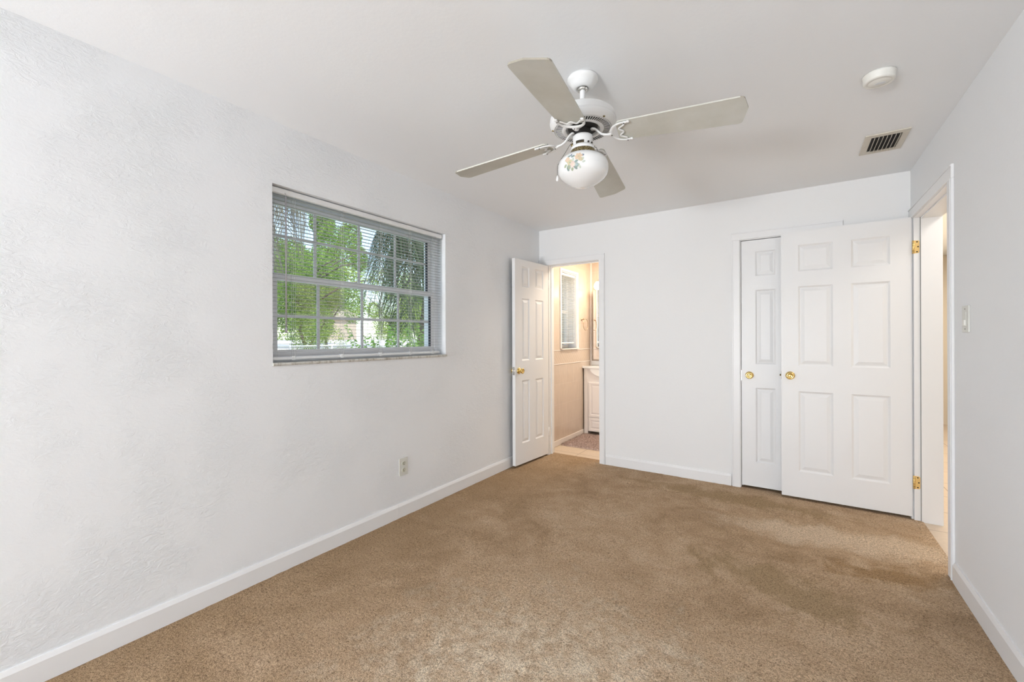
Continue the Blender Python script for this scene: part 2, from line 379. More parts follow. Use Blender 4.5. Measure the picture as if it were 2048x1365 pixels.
# ------------------------------------------------------------------ door casings and jambs
def casing(name, axis, face, sgn, a0, a1, ztop, wid, th=.014, jamb=None, sides=(True, True), head=(None, None)):
    """flat casing round an opening a0..a1 (jamb inner faces); jamb=(p0,p1) depth of the lining boards"""
    b = MB()
    def bx(u0, u1, w0, w1, q0, q1):
        if axis == 1: b.box((u0, q0, w0), (u1, q1, w1))
        else: b.box((q0, u0, w0), (q1, u1, w1))
    f0, f1 = face, face + sgn * th; g_ = .006
    h0 = a0 - wid - g_ if head[0] is None else head[0]; h1 = a1 + wid + g_ if head[1] is None else head[1]
    bx(h0, h1, ztop + g_, ztop + g_ + wid, f0, f1)
    bx(h0, h1, ztop + g_ + wid - .012, ztop + g_ + wid - .004, f1, f1 + sgn * .004)
    if sides[0]: bx(a0 - wid - g_, a0 - g_, -.005, ztop + g_, f0, f1); bx(a0 - wid - g_ + .004, a0 - wid - g_ + .012, 0, ztop + g_, f1, f1 + sgn * .004)
    if sides[1]: bx(a1 + g_, a1 + wid + g_, -.005, ztop + g_, f0, f1); bx(a1 + wid + g_ - .012, a1 + wid + g_ - .004, 0, ztop + g_, f1, f1 + sgn * .004)
    if jamb:
        p0, p1 = jamb[:2]
        bx(a0 - .014, a0, -.005, ztop + .014, p0, p1); bx(a1, a1 + .014, -.005, ztop + .014, p0, p1); bx(a0, a1, ztop, ztop + .014, p0, p1)
        if len(jamb) > 2:
            s0, s1 = jamb[2:]
            bx(a0, a0 + .010, -.004, ztop, s0, s1); bx(a1 - .010, a1, -.004, ztop, s0, s1); bx(a0 + .01, a1 - .01, ztop - .010, ztop, s0, s1)
    return struct(b.build(name, M['trim'], bevel=.002))
casing('trim_1', 1, YB, -1, .12, .69, 2.050, .058, .014, (YB - .001, YB + .112, YB + .040, YB + .070), (False, True), (.002, None))
b = MB(); b.box((.035, YB - .012, 0), (.112, YB, 2.056)); struct(b.build('trim_2', M['trim'], bevel=.002))
casing('trim_3', 1, YB, -1, 1.957, 2.574, 2.082, .062, .014, (YB - .001, YB + .112, YB + .055, YB + .085))
casing('trim_4', 0, XR, -1, 3.165, 3.970, 2.083, .072, .012, (XR - .001, XR + .142, XR + .034, XR + .142), (True, False), (None, 4.055))
b = MB(); b.box((XR - .012, 3.996, -.005), (XR, 4.050, 2.089)); struct(b.build('trim_8', M['trim'], bevel=.002))
b = MB(); b.box((XR + .0315, 3.9655, .0), (XR + .0345, 3.970, 2.083)); struct(b.build('stop_shade_strip', M['stop_gap_shade']))  # dark strip added to draw the shadow line beside the door stop
# ------------------------------------------------------------------ six-panel doors
def door_leaf(wd, z0, z1, cols, rows, th=.035):
    """moulded panel door, hinge edge at x=0, other at x=wd, front face at y=0, back face at y=th"""
    b = MB()
    us = sorted({0, wd, *[c for cc in cols for c in cc]}); zs = sorted({z0, z1, *[r for rr in rows for r in rr]})
    for face in (0, 1):
        def Y(d): return d if face == 0 else th - d
        for i in range(len(us) - 1):
            for j in range(len(zs) - 1):
                u0, u1, w0, w1 = us[i], us[i + 1], zs[j], zs[j + 1]
                if (u0, u1) in cols and (w0, w1) in rows:
                    rings = [(0, 0), (.004, .003), (.012, .0085), (.017, .0085), (.040, .002), (.044, .002)]
                    vs = []
                    for ins, d in rings:
                        vs += [(u0 + ins, Y(d), w0 + ins), (u1 - ins, Y(d), w0 + ins), (u1 - ins, Y(d), w1 - ins), (u0 + ins, Y(d), w1 - ins)]
                    fs = [(k * 4 + q, k * 4 + (q + 1) % 4, k * 4 + 4 + (q + 1) % 4, k * 4 + 4 + q) for k in range(len(rings) - 1) for q in range(4)]
                    fs.append(tuple(range(len(vs) - 4, len(vs)))); b.add(vs, fs)
                else:
                    b.add([(u0, Y(0), w0), (u1, Y(0), w0), (u1, Y(0), w1), (u0, Y(0), w1)], [(0, 1, 2, 3)])
    for q in ([(0, 0, z0), (0, th, z0), (0, th, z1), (0, 0, z1)], [(wd, 0, z0), (wd, th, z0), (wd, th, z1), (wd, 0, z1)],
              [(0, 0, z0), (wd, 0, z0), (wd, th, z0), (0, th, z0)], [(0, 0, z1), (wd, 0, z1), (wd, th, z1), (0, th, z1)]):
        b.add(q, [(0, 1, 2, 3)])
    # weld so the recalculated normals are consistent
    key = {}; vs = []; mp = []
    for v_ in b.v:
        k = tuple(round(c_, 6) for c_ in v_)
        if k not in key: key[k] = len(vs); vs.append(v_)
        mp.append(key[k])
    b.v = vs; b.f = [[mp[i] for i in f] for f in b.f]
    return b

def knob_mb(length=.052, rose=.032, kr=.027):
    b = MB()
    b.lathe([(0, 0), (rose, 0), (rose, .003), (rose * .9, .007), (rose * .55, .010), (.013, .012), (.011, length - .030), (.014, length - .026), (kr * .82, length - .020),
             (kr, length - .011), (kr * .96, length - .004), (kr * .80, length), (kr * .62, length - .001), (kr * .5, length - .006), (kr * .25, length - .0045), (0, length - .003)], 40)
    return b
RX = Matrix.Rotation(math.radians(90), 4, 'X')     # z axis -> -y
RXn = Matrix.Rotation(math.radians(-90), 4, 'X')

def add_knob(parent, x, z, y, toward, **k):
    b = knob_mb(**k); Mx = Matrix.Translation((x, y, z)) @ (RX if toward < 0 else RXn)
    b.v = [tuple(Mx @ Vector(v_)) for v_ in b.v]
    return b.build('knob', M['brass'], parent)

ROWS = [(.222, .845), (1.042, 1.661), (1.777, 1.982)]
def hinge_part(parent, x, y, z, leaf_dx, mirror=1):
    """hinge: knuckle barrel and the leaf screwed to the jamb with dark screw holes (leaf lies in the xz plane)"""
    b = MB()
    b.tube([(x, y, z - .045), (x, y, z + .045)], .0062, 12)
    for k in range(1, 5): b.tube([(x, y, z - .045 + .018 * k - .0006), (x, y, z - .045 + .018 * k + .0006)], .0066, 12, 1)
    r = .010; x1 = x + leaf_dx; pts = [(x, z - .044)]
    for k in range(6): a = -PI / 2 + PI / 2 * k / 5; pts.append((x1 - r + r * math.cos(a), z - .044 + r + r * math.sin(a)))
    for k in range(6): a = PI / 2 * k / 5; pts.append((x1 - r + r * math.cos(a), z + .044 - r + r * math.sin(a)))
    pts.append((x, z + .044)); b.prism(pts, 1, y - .001, y + .003)
    for sx, sz in ((.60, .034), (.60, -.034), (.76, 0)):
        b.lathe([(0, 0), (.0042, 0), (.0042, .0006), (0, .0006)], 14, Matrix.Translation((x + leaf_dx * sx, y - .001, z + sz)) @ RX, 1)
    return b.build('hinge', [M['brass_hinge'], M['black']], parent)

# bathroom door, swung back towards the left wall
wd = .592; d = empty('door_1', (.121, 4.042, 0)); struct(d)
d.rotation_euler = (0, 0, math.atan2(3.45 - 4.04, .075 - .12))
# local +x runs hinge -> free edge (towards -y); room-facing face must be local y=+th -> flip: local +y = world +x
leaf = door_leaf(wd, .020, 2.046, [(.098, .246), (.352, .480)], ROWS)
leaf.v = [(x, y - .035, z) for x, y, z in leaf.v]
leaf.build('door_leaf', M['door'], d, bevel=.0015)
add_knob(d, wd - .060, .945, 0, 1)
add_knob(d, wd - .060, .945, -.035, -1, length=.043, rose=.034, kr=.029)
b = MB(); b.box((wd - .001, -.029, .905), (wd + .0015, -.006, .985)); b.box((wd, -.024, .935), (wd + .010, -.011, .955)); b.build('latch', M['steel'], d)
for z in (.26, 1.85):
    b = MB(); b.tube([(-.004, -.002, z - .045), (-.004, -.002, z + .045)], .006, 12); b.box((-.002, -.033, z - .044), (0.0005, 0, z + .044)); b.build('hinge', M['white_metal'], d)

# closet door, shut
wd = .611; d = empty('door_2', (1.9605, YB + .012, 0)); struct(d)
leaf = door_leaf(wd, .020, 2.0775, [(.103, .246), (.365, .508)], ROWS); leaf.build('door_leaf', M['door'], d, bevel=.0015)
add_knob(d, .058, .948, 0, -1, rose=.031, kr=.026)
b = MB(); b.box((-.006, -.002, .90), (-.001, .0, .985)); b.build('strike_plate', M['steel'], d)

# hallway door, wide open in front of the back wall
wd = .766; y0 = YB - .078; d = empty('door_3', (3.012, y0, 0)); struct(d)
leaf = door_leaf(wd, .020, 2.094, [(.113, .330), (.437, .653)], ROWS)
leaf.v = [(-x, y, z) for x, y, z in leaf.v]; leaf.build('door_leaf', M['door'], d, bevel=.0015)
add_knob(d, -(wd - .059), .965, 0, -1)
add_knob(d, -(wd - .059), .965, .035, 1, length=.030)
b = MB(); b.box((-wd - .0015, .008, .935), (-wd + .001, .030, .995)); b.tube([(-wd, .018, .966), (-wd - .011, .018, .966)], .007, 12); b.build('latch', M['old_brass'], d)
for z in (.262, 1.884): hinge_part(d, .006, -.012, z, .031)

# ------------------------------------------------------------------ left window
win = struct(empty('window_1', (0, 0, 0)))
b = MB()
fx0, fx1 = -.165, -.085
b.box((fx0, WY0, WZ0), (fx1, WY0 + .035, WZ1)); b.box((fx0, WY1 - .035, WZ0), (fx1, WY1, WZ1))
b.box((fx0, WY0 + .035, WZ1 - .04), (fx1, WY1 - .035, WZ1)); b.box((fx0, WY0 + .035, WZ0), (fx1, WY1 - .035, WZ0 + .022))
b.build('frame', M['window_vinyl'], win, bevel=.002)
ymun = [1.520, 1.838, 2.154]
def sash(name, x, z0, z1, y0_, y1_, zm, top, bot, st=.040):
    b = MB(); t2 = .013
    b.box((x - t2, y0_, z0), (x + t2, y0_ + st, z1)); b.box((x - t2, y1_ - st, z0), (x + t2, y1_, z1))
    b.box((x - t2, y0_ + st, z0), (x + t2, y1_ - st, z0 + bot)); b.box((x - t2, y0_ + st, z1 - top), (x + t2, y1_ - st, z1))
    s_ = b.build(name, M['window_vinyl'], win, bevel=.002)
    b = MB()
    b.box((x - .003, y1_ - st - .007, z0 + bot), (x + .016, y1_ - st, z1 - top)); b.build('gasket', M['gasket'], s_)
    b = MB()
    for ym in ymun: b.box((x - .006, ym - .009, z0 + bot), (x + .001, ym + .009, z1 - top))
    b.box((x - .0065, y0_ + st, zm - .009), (x + .0015, y1_ - st, zm + .009)); b.build('muntin_grid', M['muntin'], s_)
    b = MB(); b.box((x - .010, y0_ + st - .004, z0 + bot - .004), (x - .008, y1_ - st + .004, z1 - top + .004)); b.build('glass_pane', M['glass'], s_)
sash('upper_sash', -.140, 1.603, WZ1 - .04, WY0 + .035, WY1 - .035, 1.862, .03, .040)
sash('lower_sash', -.108, WZ0 + .022, 1.640, WY0 + .035, WY1 - .035, 1.398, .040, .045)
b = MB()
b.prism([(-.165, WZ0 - .016), (.008, WZ0 - .016), (.011, WZ0 - .010), (.011, WZ0 - .004), (.008, WZ0), (-.165, WZ0)], 1, WY0 - .001, WY1 + .008)
b.build('sill', M['sill'], win)

def blind(name, x0, x1, y0_, y1_, zt, zb, pitch, wand_y, cords, label, warm=False, slat_r=None, tilt=0.0, ybot=None):
    """mini blind hanging between x0 (window side) and x1 (room side)"""
    t_ = empty(name, ((x0 + x1) / 2, (y0_ + y1_) / 2, zt)); ox, oy, oz = t_.location
    def T(b_): b_.v = [(p[0] - ox, p[1] - oy, p[2] - oz) for p in b_.v]; return b_
    b = MB()
    pr = [(x0 - .002, zt - .004), (x0 - .002, zt - .028), (x0 + .004, zt - .032), (x1 - .002, zt - .032), (x1 + .003, zt - .027), (x1 + .003, zt - .003), (x1, zt), (x0, zt)]
    b.prism(pr, 1, y0_, y1_); T(b).build('headrail', M['rail'], t_, bevel=.001)
    b = MB(); n = int((zt - .045 - (zb + .03)) / pitch); zs = [zt - .045 - i * pitch for i in range(n + 1)]
    ct, st = math.cos(tilt), math.sin(tilt)
    for z in zs:
        w = (x1 - x0) / 2; xc = (x0 + x1) / 2; pts = []
        K = 5
        for k in range(K): u = -1 + 2 * k / (K - 1); pts.append((xc + u * w * ct, z + .0015 * (1 - u * u) + u * w * st))
        low = [(p, q - .0005) for p, q in reversed(pts)]
        b.prism(pts + low, 1, y0_ + .003, (ybot or y1_) - .003)
    T(b).build('slats', M['slat'] if warm else M['slat_shaded'], t_)
    yb1 = (ybot or y1_) - .028
    b = MB(); b.prism([(x0, zb + .004), (x0 + .003, zb), (x1 - .003, zb), (x1, zb + .004), (x1, zb + .014), (x0 + .012, zb + .019), (x0, zb + .014)], 1, y0_ + .002, yb1)
    for cy_ in cords: b.box((x0 - .001, cy_ - .010, zb - .003), (x1 + .0015, cy_ + .010, zb + .021))
    T(b).build('bottom_rail', M['rail'], t_, bevel=.001)
    for cy_ in cords:
        b = MB()
        for xx in (x0 + .001, x1 - .001): b.tube([(xx, cy_, zt - .03), (xx, cy_, zb + .01)], .0009, 5)
        b.tube([(x1, cy_ + .012, zt - .03), (x1, cy_ + .012, zb + .01)], .0008, 5)
        T(b).build('ladder_cord', M['cord'], t_)
    if wand_y:
        b = MB(); b.tube([(x1 + .012, wand_y, zt - .045), (x1 + .012, wand_y, 1.305)], .0042, 6); b.tube([(x1 + .012, wand_y, 1.330), (x1 + .012, wand_y, 1.300)], .0062, 8)
        b.tube([(x1 + .0, wand_y, zt - .020), (x1 + .010, wand_y, zt - .028), (x1 + .012, wand_y, zt - .048)], .002, 6)
        T(b).build('tilt_wand', M['wand'], t_)
    return t_
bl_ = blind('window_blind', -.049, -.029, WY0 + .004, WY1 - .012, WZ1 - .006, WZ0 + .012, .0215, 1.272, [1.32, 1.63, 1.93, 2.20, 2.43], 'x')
tag(bl_, 'white mini blind with open slats hanging in the big bedroom window', 'blind')

# outlet and switch
e = empty('wall_outlet', (.0, 2.098, .352)); tag(e, 'white duplex wall outlet low on the left wall above the baseboard', 'outlet')
b = MB(); b.prism([(-.040, -.062), (.040, -.062), (.040, .062), (-.040, .062)], 0, 0, .0055); b.build('cover_plate', M['plate'], e, bevel=.002)
for zc in (-.024, .024):
    b = MB(); pts = [(.0175 * math.cos(a), max(-.0145, min(.0145, .0175 * math.sin(a))) + zc) for a in [2 * PI * k / 28 for k in range(28)]]
    b.prism(pts, 0, .005, .0085)
    r_ = b.build('receptacle', M['ivory'], e)
    b = MB(); b.box((.0084, -.0085, zc + .001), (.0089, -.0055, zc + .010)); b.box((.0084, .0050, zc + .002), (.0089, .0080, zc + .009))
    b.prism([(.0033 * math.cos(a), .0035 * math.sin(a) + zc - .007) for a in [2 * PI * k / 12 for k in range(12)]], 0, .0084, .0089)
    b.build('slot', M['black'], r_)
b = MB(); b.prism([(.003 * math.cos(a), .003 * math.sin(a)) for a in [2 * PI * k / 12 for k in range(12)]], 0, .005, .0065); b.build('screw', M['plate'], e)

e = empty('light_switch', (XR, 2.897, 1.350)); tag(e, 'white slide light switch on the right wall beside the doorway', 'switch')
b = MB(); b.prism([(-.045, -.064), (.045, -.064), (.045, .064), (-.045, .064)], 0, -.007, 0); b.build('cover_plate', M['plate'], e, bevel=.002)
b = MB(); b.prism([(-.017, -.034), (.017, -.034), (.017, .034), (-.017, .034)], 0, -.0085, -.006); b.build('switch_frame', M['plate'], e)
b = MB(); b.prism([(-.013, -.031), (.013, -.031), (.013, -.004), (-.013, -.004)], 0, -.014, -.006); b.build('slider', M['smoke'], e, bevel=.001)
for zz in (-.048, .048):
    b = MB(); b.prism([(.0032 * math.cos(a), .0032 * math.sin(a) + zz) for a in [2 * PI * k / 12 for k in range(12)]], 0, -.0078, -.006); b.build('screw', M['dark_metal'], e)

# smoke detector
e = empty('smoke_detector', (2.650, 2.492, H)); tag(e, 'round white smoke detector on the ceiling near the right wall', 'smoke detector')
b = MB(); b.lathe([(0, -.001), (.060, -.001), (.060, -.008), (.0575, -.010), (.0575, -.030), (.053, -.036), (.044, -.0375), (.042, -.035), (.038, -.0375), (0, -.038)], 56); b.build('housing', M['smoke'], e)
b = MB(); b.prism([(-.020, -.002), (-.010, -.010), (.010, -.010), (.020, -.002), (.012, .005), (-.012, .005)], 2, -.0388, -.037, M=Matrix.Translation((.004, .006, 0))); b.build('test_button', M['muntin'], e)

# ceiling vent
e = empty('ceiling_vent', (2.782, 3.365, H)); tag(e, 'beige rectangular air vent with dark slots in the ceiling near the back corner', 'vent')
x0, x1, y0_, y1_ = -.101, .101, -.156, .156; ix0, ix1, iy0, iy1 = -.067, .069, -.113, .118
b = MB()
def slopey(a, c_): b.box(a, c_)
slopey((x0, y0_, -.008), (x1, iy0, 0)); slopey((x0, iy1, -.008), (x1, y1_, 0)); slopey((x0, iy0, -.008), (ix0, iy1, 0)); slopey((ix1, iy0, -.008), (x1, iy1, 0))
b.build('frame', M['grille_beige'], e, bevel=.003)
b = MB(); b.box((ix0, iy0, -.0015), (ix1, iy1, -.0005)); b.build('duct', M['black'], e)
for k in range(7):
    xc = ix0 + (ix1 - ix0) * (k + .75) / 7.2
    b = MB(); Mx = Matrix.Translation((xc, (iy0 + iy1) / 2, -.010)) @ Matrix.Rotation(math.radians(13), 4, 'Y')
    hl = (iy1 - iy0) / 2; b.box((-.0011, -hl, -.009), (.0011, hl + (.006 if k % 2 else .0), .009), M=Mx); b.build('slat', M['slat_beige'], e)
for sx, sy in ((.088, .0), (-.088, 0)):
    b = MB(); b.lathe([(0, -.0095), (.004, -.009), (.004, -.007)], 12, Matrix.Translation((sx, sy, 0))); b.build('screw', M['grille_beige'], e)

# ------------------------------------------------------------------ ceiling fan
FX, FY = 1.536, 1.78
fan = empty('ceiling_fan', (FX, FY, H)); tag(fan, 'white four-blade ceiling fan with a flowered opal glass globe', 'ceiling fan')
def zf(p): return [(r, z - H) for r, z in p]
b = MB(); b.lathe(zf([(0, 2.44), (.068, 2.44), (.069, 2.432), (.066, 2.424), (.060, 2.418), (.057, 2.414), (.050, 2.403), (.041, 2.395), (.034, 2.392), (.026, 2.392), (.026, 2.405), (0, 2.405)]), 56); b.build('canopy', M['white_metal'], fan)
b = MB(); b.lathe(zf([(0, 2.402), (.020, 2.400), (.024, 2.392), (.021, 2.384), (.016, 2.381), (0, 2.381)]), 32); b.tube([(.020, -.012, 2.387 - H), (.027, -.014, 2.379 - H)], .004, 8); b.build('hanger_ball', M['steel'], fan)
b = MB(); b.lathe(zf([(.0125, 2.39), (.0125, 2.30), (.020, 2.298), (.022, 2.290), (0, 2.29)]), 24); b.build('downrod', M['white_metal'], fan)
b = MB(); b.lathe(zf([(0, 2.290), (.05, 2.2895), (.10, 2.287), (.126, 2.280), (.140, 2.269), (.1465, 2.255), (.148, 2.243), (.1485, 2.241), (.1465, 2.2395), (.1465, 2.2375), (.148, 2.236), (.1465, 2.230), (.141, 2.220), (.133, 2.211), (.128, 2.208), (.1265, 2.208), (.1265, 2.220), (0, 2.220)]), 72)
b.build('motor_housing', M['white_metal'], fan)
# slotted bottom plate: white ring with ribs over a dark inside, open in the middle
b = MB()
b.lathe(zf([(.0755, 2.2074), (.1262, 2.2074)]), 72, mi=1)
b.lathe(zf([(.1262, 2.2095), (.125, 2.2065), (.122, 2.206), (.122, 2.2165)]), 72)
b.lathe(zf([(.094, 2.2165), (.094, 2.206), (.080, 2.2045), (.0755, 2.206), (.0750, 2.2195)]), 72)
nr = 66
for k in range(nr):
    a = 2 * PI * k / nr; Mx = Matrix.Rotation(a, 4, 'Z')
    b.add([(.093, -.0014, 2.206 - H), (.123, -.0014, 2.206 - H), (.123, .0014, 2.206 - H), (.093, .0014, 2.206 - H),
           (.093, -.0014, 2.2073 - H), (.123, -.0020, 2.2073 - H), (.123, .0020, 2.2073 - H), (.093, .0014, 2.2073 - H)],
          [(0, 1, 2, 3), (0, 1, 5, 4), (2, 3, 7, 6), (1, 2, 6, 5), (0, 3, 7, 4)], 0, False, Mx)
b.build('vent_plate', [M['white_metal'], M['black']], fan)
b = MB(); b.lathe(zf([(0, 2.209), (.064, 2.209), (.066, 2.212), (.066, 2.2195), (0, 2.2195)]), 48); b.lathe(zf([(.034, 2.210), (.034, 2.176), (0, 2.176)]), 40); b.build('flywheel', M['black'], fan)
for a in (-.42, 2.35, 3.62, .95):
    b = MB(); b.lathe([(0, .005), (.004, .004), (.005, .001), (.005, 0)], 12, Matrix.Translation((.134 * math.cos(a), .134 * math.sin(a), 2.2115 - H)) @ Matrix.Rotation(PI, 4, 'X')); b.build('screw', M['old_brass'], fan)
b = MB(); b.lathe(zf([(0, 2.179), (.040, 2.179), (.0437, 2.176), (.0445, 2.171), (.0455, 2.1305), (.0455, 2.130), (.0505, 2.1290), (.0535, 2.121), (.0535, 2.1125), (0, 2.1125)]), 56); b.build('switch_housing', M['white_metal'], fan)
b = MB(); b.lathe(zf([(0, 2.1125), (.0525, 2.1125), (.0550, 2.106), (.0575, 2.095), (.0605, 2.089), (.0585, 2.086), (0, 2.086)]), 56); b.build('globe_fitter', M['old_brass'], fan)
GP = [(0, 2.0895), (.059, 2.0895), (.068, 2.087), (.085, 2.0805), (.099, 2.070), (.108, 2.058), (.112, 2.045), (.113, 2.032), (.1125, 2.020), (.108, 2.004), (.097, 1.989), (.080, 1.975), (.058, 1.9615), (.036, 1.9525), (.021, 1.947), (.013, 1.9445), (0, 1.9435)]
def smooth_prof(pr, n=4):
    o = []
    for i in range(len(pr) - 1):
        p0 = pr[max(i - 1, 0)]; p1 = pr[i]; p2 = pr[i + 1]; p3 = pr[min(i + 2, len(pr) - 1)]
        for k in range(n):
            t_ = k / n; q = []
            for c_ in (0, 1): q.append(.5 * (2 * p1[c_] + (p2[c_] - p0[c_]) * t_ + (2 * p0[c_] - 5 * p1[c_] + 4 * p2[c_] - p3[c_]) * t_ ** 2 + (3 * p1[c_] - p0[c_] - 3 * p2[c_] + p3[c_]) * t_ ** 3))
            o.append((max(0, q[0]), q[1]))
    return o + [pr[-1]]
GS = [GP[0]] + smooth_prof(GP[1:], 4)
b = MB(); b.lathe(zf(GS), 96); globe = b.build('glass_globe', M['opal'], fan)
# painted flowers on the globe, laid on its curved surface
def gr(z):
    for (r0, z0), (r1, z1) in zip(GS[1:], GS[2:]):
        if z1 <= z <= z0: return r0 + (r1 - r0) * (z0 - z) / (z0 - z1 + 1e-9)
    return .05
b = MB(); thc = math.radians(-86); zc0 = 2.027; off = [0.0]
def petal(u, w, rx, ry, rot_, mi):
    off[0] += .00003; n = 10; vs = []
    for k in range(n + 1):
        a = 2 * PI * k / n; rr = 0 if k == n else 1
        pu = rr * rx * math.cos(a); pw = rr * ry * math.sin(a); uu = u + pu * math.cos(rot_) - pw * math.sin(rot_); ww = w + pu * math.sin(rot_) + pw * math.cos(rot_)
        z = max(1.96, min(2.086, zc0 + ww)); r_ = gr(z) + .0006 + off[0]; th_ = thc + uu / .105
        vs.append((r_ * math.cos(th_), r_ * math.sin(th_), z - H))
    b.add(vs, [(k, (k + 1) % n, n) for k in range(n)], mi)
rnd = random.Random(5)
def flower(u, w, s_, mi, mi2):
    for k in range(7): a = 2 * PI * k / 7 + rnd.random() * .4; petal(u + s_ * .6 * math.cos(a), w + s_ * .6 * math.sin(a), s_ * .55, s_ * .36, a, mi)
    petal(u, w, s_ * .32, s_ * .30, 0, mi2)
for u, w, rr, ro, mi in [(-.040, -.012, .009, .6, 4), (-.036, .010, .008, 2.2, 6), (-.030, -.022, .009, 1.2, 3), (-.022, .025, .0075, .2, 3), (-.012, .029, .006, 1.3, 5), (-.004, .021, .0085, .3, 3), (-.010, -.030, .008, .9, 4), (.006, -.027, .009, 2.4, 3),
                        (.016, -.020, .009, .4, 4), (.036, .004, .008, 1.1, 6), (.040, -.008, .007, .4, 6), (.034, .020, .0085, .3, 5), (-.020, -.010, .008, 1, 6), (.010, -.004, .009, .6, 3), (.024, -.026, .007, 2, 6), (-.003, .006, .008, 1.4, 6), (-.026, .001, .009, 2.3, 4), (-.030, -.030, .006, 0, 3)]:
    petal(u, w, rr, rr * .6, ro, mi)
flower(.020, .016, .015, 0, 1); flower(-.028, .012, .010, 0, 2); flower(-.016, -.004, .012, 1, 4); flower(-.004, -.014, .012, 2, 0); flower(.028, .002, .008, 1, 0); flower(-.022, -.020, .008, 4, 3); flower(.012, -.018, .008, 3, 5)
b.build('flower_decal', M['decal'], globe)
# name plate on the switch housing
b = MB(); tc = math.radians(-83); hw = .42
def cyl_patch(t0, t1, z0, z1, r_, mi):
    n = 8; vs = []
    for k in range(n + 1):
        a = t0 + (t1 - t0) * k / n
        vs += [(r_ * math.cos(a), r_ * math.sin(a), z0 - H), (r_ * math.cos(a), r_ * math.sin(a), z1 - H)]
    b.add(vs, [(2 * k, 2 * k + 2, 2 * k + 3, 2 * k + 1) for k in range(n)], mi)
cyl_patch(tc - hw, tc + hw, 2.1255, 2.1435, .0464, 0)
for q in ((tc - hw + .03, tc + hw - .03, 2.1265, 2.1271), (tc - hw + .03, tc + hw - .03, 2.1418, 2.1424), (tc - hw + .03, tc - hw + .05, 2.1265, 2.1424), (tc + hw - .05, tc + hw - .03, 2.1265, 2.1424)): cyl_patch(*q, .0466, 1)
for k in range(7):
    a = tc - .31 + k * .095
    cyl_patch(a, a + .018, 2.1305, 2.1385, .0466, 1); cyl_patch(a + .018, a + .055, 2.1365 - .0020 * (k % 3), 2.1378 - .0020 * (k % 3), .0466, 1)
    if k % 2: cyl_patch(a + .045, a + .060, 2.1305, 2.1385, .0466, 1)
b.build('name_plate', [M['black'], M['old_brass']], fan)
for a in (-35, -10):
    A_ = math.radians(a); b = MB(); b.tube([(.044 * math.cos(A_), .044 * math.sin(A_), 2.135 - H), (.0495 * math.cos(A_), .0495 * math.sin(A_), 2.135 - H)], .0042, 10); b.build('switch_screw', M['dark_metal'], fan)
# pull chains
left = Vector((-.834, -.552, 0)); right = -left; back = Vector((-.552, .834, 0))
def chain(pts, knob):
    b = MB(); P_ = [Vector(p) for p in pts]; fine_ = []
    for i in range(len(P_) - 1):
        n = max(2, int((P_[i + 1] - P_[i]).length / .004))
        for k in range(n): fine_.append(P_[i].lerp(P_[i + 1], k / n))
    fine_.append(P_[-1])
    b.tube([tuple(p) for p in fine_], [.0013 if k % 2 else .0008 for k in range(len(fine_))], 6)
    c_ = b.build('pull_chain', M['dark_metal'], fan)
    if knob:
        e_ = P_[-1]; b = MB(); b.lathe([(0, .002), (.0025, 0), (.004, -.006), (.0062, -.016), (.006, -.021), (.003, -.025), (0, -.026)], 20, Matrix.Translation(e_)); b.build('pull_knob', M['white_metal'], c_)
zz = lambda z: Vector((0, 0, z - H))
chain([left * .044 + zz(2.148), left * .058 + zz(2.140), left * .080 + zz(2.103), left * .1005 + zz(2.0715), left * .1145 + zz(2.046), left * .1155 + zz(2.030), left * .1155 + zz(2.000)], True)
dr = (right * .9 - back * .15).normalized()
chain([dr * .046 + zz(2.125), dr * .060 + zz(2.124), dr * .066 + zz(2.106), dr * .078 + zz(2.086), dr * .092 + zz(2.077), (right + back * .4).normalized() * .104 + zz(2.066)], False)
for a in (left, dr):
    b = MB(); b.tube([a * .042 + zz(2.140 if a is left else 2.128), a * .054 + zz(2.138 if a is left else 2.126)], .0055, 10); b.build('chain_switch', M['old_brass'], fan)

# blades and their ornate irons: one set is built, the other three are copies
def blade_outline():
    pts = []
    r0, r1, ra = .155, .636, .656; w0, w1 = .0605, .0765
    for sgn in (-1, 1):
        seq = [(r0, w0 * .80), (r0 + .008, w0 * .94), (r0 + .02, w0), (.40, (w0 + w1) / 2 + .001), (r1 - .012, w1), (r1 + .0, w1 * .95), (r1 + .005, w1 * .86)]
        seq = [(u, sgn * w_) for u, w_ in seq]
        pts += seq if sgn < 0 else list(reversed(seq))
        if sgn < 0: pts.append((ra, -.010))
    return pts
th0 = .1444; ZB = 2.1584
droop = Matrix.Translation((.191, 0, 0)) @ Matrix.Rotation(math.radians(4.4), 4, 'Y') @ Matrix.Translation((-.191, 0, 0))
pitch = droop @ Matrix.Rotation(-.192, 4, 'X')
hang = Matrix.Rotation(-.0138, 3, 'X') @ Matrix.Rotation(-.0343, 3, 'Y')     # the old fan hangs two degrees out of true
